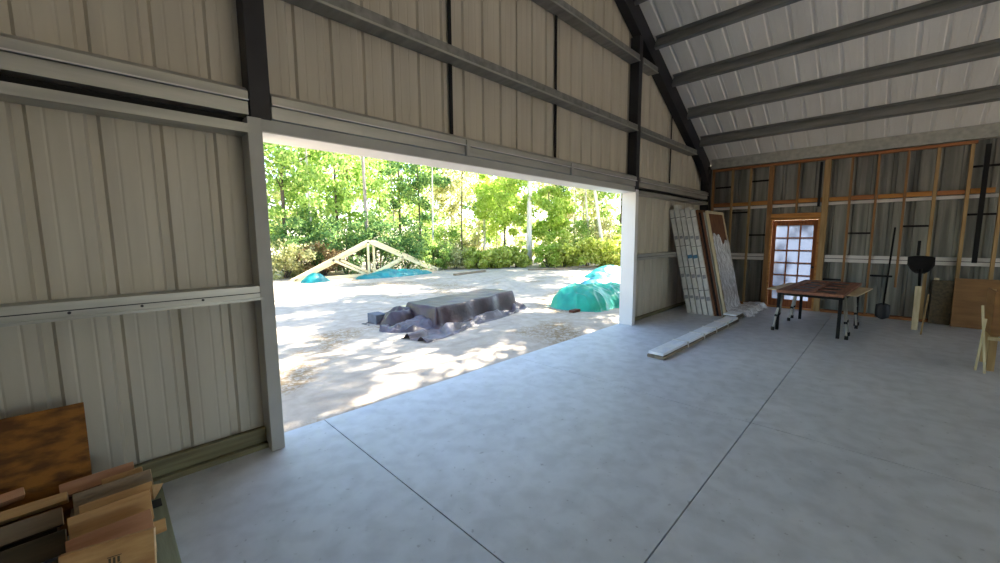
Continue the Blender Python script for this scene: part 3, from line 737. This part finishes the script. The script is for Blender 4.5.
def hs2(x, y):
    z = GZ+.03+.14*max(0,nz(x,y,4,17))+.05*abs(nz(x,y,9,3))+.14*max(0,1-math.hypot(x/.55,y/.32)); return (.05*nz(x,y,3,8),.05*nz(x,y,3,9), z if math.hypot(x/.7,y/.42) < 1 else GZ-.005)
tag(drape('loose_fold', -.8,.8,-.45,.45,70,40,hs2, M['greytarp'], parent=bt, rot=-.35, c=(4.05,6.2)), 'crumpled grey fold of tarpaulin')
tag(build('concrete_block', MB().box(3.62,3.86,6.95,7.3,GZ,GZ+.19,), M['blockgrey'], bevel=.008), 'dark grey block on the sand at the left end of the brown tarpaulin', 'block')
for k,(yy,lab) in enumerate(((7.12,'long pale timber lying on the sand just behind the brown tarpaulin'),(7.45,'dark timber lying on the sand behind the pale one by the brown tarpaulin'))):
    m, mt_ = board(5.9-.3*k, yy+.15, GZ+.24-.17*k, 3.3, .12, .06+.02*k, 7)
    tag(build('timber', m, M['truss' if not k else 'offcut_dark'], bevel=.004), lab, 'timber')
for x in (4.6,6.9):
    tag(build('bearer', MB().box(x-.05,x+.05,7.1,7.45,GZ,GZ+.205), M['offcut_grey']), 'short bearer under the '+('left' if x < 5 else 'right')+' end of the pale timber behind the brown tarpaulin', 'timber')
# green tarp pile
gt = empty('covered_pile', (8.3,5.2,GZ), 'rounded pile under a bright green tarpaulin beside the right jamb', 'covered pile')
def hg(x, y):
    d = math.hypot(max(0,abs(x)-.55)/.62, y/.72)
    bulge = (1-min(1,d)**2.6)
    z = GZ + (.46+.05*nz(x,y,1.5,1)-.04*x)*max(0,bulge)**.75
    fold = 1-min(1,abs(nz(x,y,2.2,5))*3.2)
    fold = .6*fold+.4*(1-min(1,abs(nz(x,y*.5,5,6))*3))
    z += .085*fold*(1 if bulge > .02 else .2) + .02*nz(x,y,7,3)
    return (.05*nz(x,y,3,4), .05*nz(x,y,3,5), z if d < 1.12 else GZ-.01)
drape('tarpaulin', -1.35,1.35,-.9,.9,110,80,hg, M['green'], parent=gt, rot=-.12, c=(8.45,5.12))
tag(build('bearer', MB().box(7.1,7.9,4.80,4.92,GZ,GZ+.07), M['rust'], bevel=.004), 'red-brown timber sticking out under the left end of the green tarpaulin', 'timber')
def hg2(x, y):
    d = math.hypot(x/1.4, y/.7); z = GZ+.42*max(0,1-d**2)+.05*abs(math.sin(x*7+y*2))+.03*nz(x,y,6,2)
    return (0,0,z if d < 1 else GZ-.01)
drape('blue_covered_pile', -1.5,1.5,-.8,.8,80,50,hg2, M['bluetarp'], 'second pile under blue-green tarpaulin behind the green one', 'covered pile', rot=-.1, c=(10.9,6.25))
drape('far_covered_pile', -1.5,1.5,-.8,.8,60,40,hg2, M['teal'], 'small teal covered pile farthest back by the right jamb', 'covered pile', rot=-.1, c=(14.9,8.3))
# teal tarps by the trusses
def ht1(x, y):
    d = math.hypot(x/.55,y/.4); z = GZ+.36*max(0,1-d**1.6)+.05*nz(x,y,5,1); return (0,0,z if d < 1 else GZ-.01)
drape('teal_tarp_heap', -.6,.6,-.5,.5,36,30,ht1, M['teal'], 'small teal tarpaulin heap at the left foot of the trusses', 'tarpaulin', c=(5.75,15.75))
def ht2(x, y):
    d = math.hypot(x/1.9,y/.55); z = GZ+(.26+.1*nz(x,0,1.2,3))*max(0,1-d**2)+.06*abs(math.sin(x*5+y*3))*(d<1)+.03*nz(x,y,6,1); return (0,0,z if d < 1 else GZ-.01)
drape('teal_tarp_strip', -2,2,-.6,.6,90,30,ht2, M['teal'], 'long teal tarpaulin spread along the foot of the trusses', 'tarpaulin', c=(9.15,15.5), rot=.02)
# loose sticks and boards far on the sand
for k,(x,y,l,a,lab) in enumerate(((15.8,11.9,2.6,-35,'weathered timber lying on the far sand, left of two'),(18.5,11.2,2.8,-32,'weathered timber lying on the far sand, right of two'),(11.8,13.6,2.2,10,'thin board lying on the sand right of the trusses'))):
    m, _ = board(x,y,GZ+.06,l,.14,.08,a); tag(build('fallen_timber', m, M['offcut_grey'], bevel=.004), lab, 'timber')

# ------------------------------------------------------------- vegetation
def leaves(name, clumps, size, m, parent=None, seed=1, flat=.0, aspect=.5):
    """clumps: (x,y,z, rx,ry,rz, n)"""
    g_ = np.random.default_rng(seed); P = []
    for (x,y,z,rx,ry,rz_,n) in clumps:
        v = g_.normal(size=(int(n),3)); v /= np.linalg.norm(v,axis=1)[:,None]; r = g_.random(int(n))**(1/2.2)
        P.append(np.array([x,y,z])+v*r[:,None]*np.array([rx,ry,rz_]))
    P = np.concatenate(P); P = P[P[:,2] > GZ+.02]; n = len(P)
    size = size*.74; a = g_.normal(size=(n,3)); a[:,2] *= (1-flat); a /= np.linalg.norm(a,axis=1)[:,None]
    b = g_.normal(size=(n,3)); b -= (b*a).sum(1)[:,None]*a; b /= np.linalg.norm(b,axis=1)[:,None]
    s = (size*(.6+.8*g_.random(n)))[:,None]
    V = np.stack([P-a*s, P+b*s*aspect, P+a*s, P-b*s*aspect],1).reshape(-1,3)
    L = wloc(parent) if parent else Vector((float(P[:,0].mean()), float(P[:,1].mean()), GZ))
    V = V-np.array(L)
    me = bpy.data.meshes.new(name); me.vertices.add(4*n); me.vertices.foreach_set('co', V.ravel())
    me.loops.add(4*n); me.loops.foreach_set('vertex_index', np.arange(4*n)); me.polygons.add(n)
    me.polygons.foreach_set('loop_start', np.arange(0,4*n,4)); me.polygons.foreach_set('loop_total', np.full(n,4)); me.update(calc_edges=True)
    o = link(name, me, m, parent)
    if parent is None: o.location = L
    return o
LM = {
 'bright': leafmat('bright broadleaf', srgb(146,178,72), srgb(182,204,94), srgb(212,226,128), .55),
 'yellow': leafmat('yellow green palmetto', srgb(150,166,70), srgb(188,198,92), srgb(222,224,140), .5),
 'mid': leafmat('mid green leaves', srgb(112,146,76), srgb(152,182,96), srgb(200,216,130), .5),
 'dark': leafmat('deep green leaves', srgb(76,112,72), srgb(108,144,86), srgb(160,182,108), .5),
 'olive': leafmat('olive dry leaves', srgb(140,144,92), srgb(180,182,124), srgb(220,214,166), .5),
 'brown': leafmat('brown dry brush', srgb(140,116,84), srgb(176,150,108), srgb(206,184,140), .4),
 'pine': leafmat('pine needles', srgb(96,126,72), srgb(130,158,90), srgb(176,192,112), .45)}
def polar(az, d): return d*math.cos(math.radians(az)), d*math.sin(math.radians(az))
def crown_clumps(x, y, z0, z1, rad, nc, per, seed, cr=.28):
    per = int(per*1.8)
    g_ = np.random.default_rng(seed); out = []
    for _ in range(nc):
        v = g_.normal(size=3); v /= np.linalg.norm(v); r = g_.random()**.4
        c = np.array([x,y,(z0+z1)/2])+v*r*np.array([rad,rad,(z1-z0)/2])
        q = rad*cr*(.6+.8*g_.random()); out.append((c[0],c[1],c[2],q,q,q*.7,per))
    return out
def tree(az, d, tr, h, z0, rad, nc, per, leaf, bark, label, ls=.11, lean=(0,0), seed=0, group='trees at the edge of the woodland', branches=5, xy=None, cr=.28):
    x, y = xy if xy else polar(az, d)
    r = empty('tree', (x,y,GZ), label, 'tree', group); g_ = random.Random(seed)
    pts = []; N_ = 9
    for i in range(N_):
        t = i/(N_-1); pts.append((x+lean[0]*t*h+.06*h*.1*math.sin(t*5+seed)*t, y+lean[1]*t*h+.05*math.sin(t*4+seed*2), GZ+t*h))
    rs = [tr*(1.25 if i == 0 else 1-.65*i/(N_-1)) for i in range(N_)]
    build('trunk', MB().tube(pts, rs, 10), M[bark], r, smooth=True)
    bm = MB()
    for k in range(branches):
        t = z0/h+(1-z0/h)*(k+.5)/branches*.8 if h > z0 else .8
        t = min(.95, max(.2, t)); i0 = t*(N_-1); p = Vector(pts[int(i0)]).lerp(Vector(pts[min(N_-1,int(i0)+1)]), i0-int(i0))
        an = g_.random()*2*PI; L_ = rad*(.5+.5*g_.random())
        e = p+Vector((math.cos(an)*L_, math.sin(an)*L_, L_*.6)); mdp = p.lerp(e,.5)+Vector((0,0,-.06*L_))
        bm.tube([p, mdp, e], [tr*.35, tr*.22, tr*.08], 6)
    if branches: build('branches', bm, M[bark], r, smooth=True)
    cx, cy = x+lean[0]*h*.8, y+lean[1]*h*.8
    leaves('foliage', crown_clumps(cx, cy, z0, h+rad*.3, rad, nc, per, seed+50, cr), ls, LM[leaf], r, seed+99)
    return r
def az_of(u):   # bearing of a pixel column, only used to set bearings of trees
    ry = (-.7109476*(u-500) + .0735726*44.5 + .6993858*394.5); rx = (.7032049*(u-500)+.0849930*44.5+.7058869*394.5)
    return math.degrees(math.atan2(ry, rx))
# named trees (bearing, distance, trunk radius, height, crown bottom, crown radius)
tree(az_of(529.5), 23.0, .17, 13, 7.2, 2.6, 26, 60, 'pine','bark_pale','tall pine with a thick pale trunk right of the bright green tree', .13, seed=1)
tree(az_of(366.5), 20.5, .10, 12, 6.0, 2.0, 26, 60, 'mid','bark','slender grey trunked tree rising just behind the truss peak', .11, seed=2)
tree(az_of(312), 20.5, .07, 11, 5.4, 2.0, 30, 60, 'mid','bark_pale','thin pale trunked tree left of the trusses beside the gap of sky', .11, seed=3)
tree(az_of(433.5), 22.0, .055, 10, 5.0, 1.6, 18, 50, 'olive','bark_pale','very thin white trunked tree right above the truss foot', .11, seed=4)
tree(az_of(484), 25.0, .09, 11, 5.5, 1.8, 16, 50, 'olive','bark_pale','pale twin trunked tree left of the bright green tree, left trunk', .11, seed=5)
tree(az_of(478), 25.5, .06, 10, 5.5, 1.5, 10, 40, 'olive','bark_pale','pale thin tree leaning beside the pale twin trunk', .11, (.02,-.02), seed=6)
tree(az_of(505), 24.5, .08, 5.4, 1.7, 2.1, 60, 90, 'bright','bark_dark','bright yellow-green broadleaf tree left of the big pale pine', .13, seed=7)
tree(az_of(549), 24.0, .08, 4.3, 1.0, 1.5, 40, 90, 'bright','bark_dark','bright green leafy tree just right of the big pale pine', .13, seed=8)
tree(az_of(605), 24.0, .11, 9, 4.5, 2.0, 10, 30, 'olive','bark_pale','pale bare tree leaning left near the right jamb', .11, (-.10,.10), seed=9, branches=9)
tree(az_of(592), 26.0, .09, 9, 4.0, 2.0, 12, 30, 'olive','bark_pale','grey bare tree with spreading branches left of the leaning one', .11, (-.06,.08), seed=10, branches=9)
tree(az_of(400), 27, .10, 8.5, 2.8, 2.6, 34, 60, 'mid','bark_dark','leafy tree behind the right slope of the trusses', .15, seed=11)
tree(az_of(285), 20, .10, 8.2, 2.4, 2.4, 60, 70, 'mid','bark_dark','bushy green tree nearest the left jamb', .13, seed=12)
tree(az_of(338), 22, .10, 6.0, 1.4, 2.4, 60, 70, 'mid','bark_dark','wide yellow-green tree left of the truss peak', .13, seed=13)
tree(az_of(350), 25, .10, 9.5, 3.4, 2.5, 40, 60, 'bright','bark_dark','bright crown high behind the truss peak', .15, seed=14)
tree(az_of(452), 28, .09, 8, 2.0, 2.4, 40, 60, 'olive','bark_pale','olive-leaved tree in the thicket left of the twin trunks', .15, seed=15)
tree(az_of(575), 29, .09, 7.5, 1.5, 2.4, 34, 60, 'olive','bark_pale','olive-leaved tree far behind the palmettos on the right', .15, seed=16)
tree(az_of(620), 27, .09, 7, 1.5, 2.2, 34, 60, 'mid','bark_dark','green tree behind the right jamb', .15, seed=17)
tree(az_of(420), 24, .07, 6.6, 1.6, 1.8, 34, 60, 'dark','bark_dark','deep green tree left of the thin white trunk', .13, seed=18)
for k, u in enumerate((300,322,380,395,445,462,497,515,560,583)):
    dd = 23+((k*7)%5)*1.6
    lab = ['slim trunk in the left thicket near the jamb','slim trunk just right of the sky gap','slim trunk behind the right truss slope','second slim trunk behind the right truss slope','slim trunk right of the thin white tree','slim trunk midway to the twin trunks','slim dark trunk under the bright green tree','slim trunk beside the big pine on its left','slim trunk behind the palmettos','slim trunk left of the bare grey tree'][k]
    tree(az_of(u), dd, .045, 8+(k%3), 3.2, 1.2, 8, 36, ('mid','olive','dark')[k%3], ('bark','bark_pale','bark_dark')[k%3], lab, .12, ((k%3-1)*.02, 0), seed=30+k, branches=4)
# shrubs
def shrub(u, d, rad, h, leaf, label, ls=.09, nc=26, per=70, seed=0, name='shrub'):
    x, y = polar(az_of(u), d); r = empty(name, (x,y,GZ), label, 'shrub', 'shrubs along the woodland edge')
    st = MB(); g_ = random.Random(seed)
    for k in range(7):
        an = g_.random()*6.28; st.tube([(x+.05*math.cos(an),y+.05*math.sin(an),GZ),(x+rad*.5*math.cos(an),y+rad*.5*math.sin(an),GZ+h*.6)],[.03,.012],5)
    build('stems', st, M['bark_dark'], r)
    leaves('foliage', crown_clumps(x,y,GZ+.05,h,rad,nc,per,seed), ls, LM[leaf], r, seed+3)
sh = [(283,18.8,1.3,1.5,'olive','olive brush beside the left jamb behind the truss foot'),(300,19.6,1.4,2.6,'dark','dark green shrub left of the trusses'),(322,19.4,1.2,1.6,'brown','brown dry brush behind the left truss slope'),
 (316,20.6,1.5,3.0,'dark','tall dark shrub behind the left truss slope'),(345,19.6,1.4,2.8,'dark','dark rounded shrub left of the truss king posts'),(378,20.2,1.5,2.7,'dark','dark shrub right of the truss king posts'),(405,20.4,1.5,2.6,'dark','dark shrub behind the right truss slope'),
 (432,21.0,1.1,1.5,'mid','low green shrub at the foot of the thin white trunk'),(455,21.6,1.2,1.3,'olive','low olive shrub between thin white trunk and palmettos'),
 (478,21.3,1.0,1.05,'yellow','yellow-green palmetto clump left of the bright tree'),(500,21.6,1.0,1.0,'yellow','yellow-green palmetto clump under the bright tree'),(516,21.8,.8,.9,'yellow','small palmetto clump left of the big pine'),
 (548,21.7,.9,1.2,'bright','bright green shrub right of the big pine'),(565,22,1.2,1.55,'yellow','broad palmetto clump right of the bright shrub'),(588,22,1.2,1.5,'yellow','broad palmetto clump before the bare trees'),(612,22,1.2,1.6,'yellow','palmetto clump beside the right jamb'),
 (440,24.5,1.6,3.0,'mid','tall green shrub behind the thin white trunk'),(470,25.5,1.5,2.6,'olive','tall olive shrub behind the palmettos'),(575,25.5,1.6,2.9,'mid','tall green shrub behind the right palmettos'),(600,26,1.6,2.8,'olive','tall olive shrub behind the bare trees')]
for k,(u,d,rad,h,lf_,lab) in enumerate(sh):
    shrub(u,d,rad,h,lf_,lab, seed=200+k, nc=int(22+10*rad), per=70, ls=.085 if lf_ != 'yellow' else .14, name='palmetto' if 'palmetto' in lab else 'shrub')
# far woodland nobody could count
cl_ = []
g_ = np.random.default_rng(5)
for k in range(780):
    az = g_.uniform(18, 130); d = g_.uniform(30, 44) if az < 80 else g_.uniform(22, 40); x, y = polar(az,d)
    top = 4.2+ (min(az,80)-18)*.085 ; z = g_.uniform(.3, top*1.15); q = g_.uniform(.7,1.5)
    cl_.append((x,y,z,q,q,q*.8,80))
o = leaves('woodland', cl_[::2], .24, LM['mid'], None, 77); tag(o, 'dense green woodland far behind the trees', 'woodland', kind='stuff')
o = leaves('woodland', cl_[1::2], .24, LM['olive'], None, 78); tag(o, 'dense olive woodland far behind the trees', 'woodland', kind='stuff')
# twiggy understorey trunks far behind
# shade trees standing right of the yard: they throw the dapple
for k,(x,y,z0,h,rad,nc,lean) in enumerate(((12.6,4.6,6.5,10.5,3.0,46,0),(16.0,6.0,7,11,3.2,50,.10),(20.5,8.0,8,12.5,3.6,70,.16),(24.5,10.0,9,13.5,3.8,66,.2),(29,12,10,15,4.0,60,.12),(17.5,3.6,8,12,3,44,0),(14.2,5.6,9,12,2.8,44,.38),(21.5,8.6,9.5,13.5,3.2,60,.45))):
    tree(0,0,.16,h,z0,rad,nc,90,'pine','bark','pine behind the right wall, '+['nearest the doorway','second nearest the doorway','third nearest the doorway','fourth nearest the doorway','farthest out','close against the wall','leaning over the yard near the doorway','leaning far over the yard'][k], .14, (0,lean), seed=400+k, xy=(x,y), branches=8, cr=.24)

# ------------------------------------------------------------- light, sky, camera
w = bpy.data.worlds.new('World'); S.world = w; w.use_nodes = True
nt = w.node_tree; bg = nt.nodes['Background']; sky = nt.nodes.new('ShaderNodeTexSky')
sky.sky_type = 'NISHITA'; sky.sun_disc = False; sky.sun_elevation = math.radians(48); sky.sun_rotation = math.radians(90); sky.altitude = 50; sky.air_density = 1.0; sky.dust_density = .6
nt.links.new(sky.outputs[0], bg.inputs[0]); bg.inputs[1].default_value = .27
sun = bpy.data.lights.new('sun', 'SUN'); sun.energy = 13.5; sun.angle = math.radians(.6); sun.color = (1,.94,.82)
so = bpy.data.objects.new('sun', sun); C.objects.link(so)
el = math.radians(46); ph = math.radians(2.4)
d = Vector((-math.cos(el)*math.cos(ph), math.cos(el)*math.sin(ph), -math.sin(el)))
so.rotation_euler = d.to_track_quat('-Z','Y').to_euler(); so.location = (20,-5,20)

cam = bpy.data.cameras.new('camera'); co = bpy.data.objects.new('camera', cam); C.objects.link(co)
cam.sensor_width = 36; cam.lens = 394.5/1000*36; cam.clip_start = .05; cam.clip_end = 300
R = Matrix(((0.7032049, 0.0849930, -0.7058869),(-0.7109476,0.0735726,-0.6993858),(-0.0075088,0.9936615,0.1121622)))
co.matrix_world = Matrix.Translation((0,0,1.6)) @ R.to_4x4()
S.camera = co
S.view_settings.view_transform = 'Standard'; S.view_settings.look = 'None'; S.view_settings.gamma = 1; S.view_settings.exposure = 1.68
S.view_settings.use_curve_mapping = False
S.cycles.max_bounces = 10; S.cycles.diffuse_bounces = 9; S.cycles.transparent_max_bounces = 16
S.cycles.use_denoising = True
try: S.cycles.denoiser = 'OPENIMAGEDENOISE'
except Exception: pass
S.cycles.sample_clamp_indirect = 6
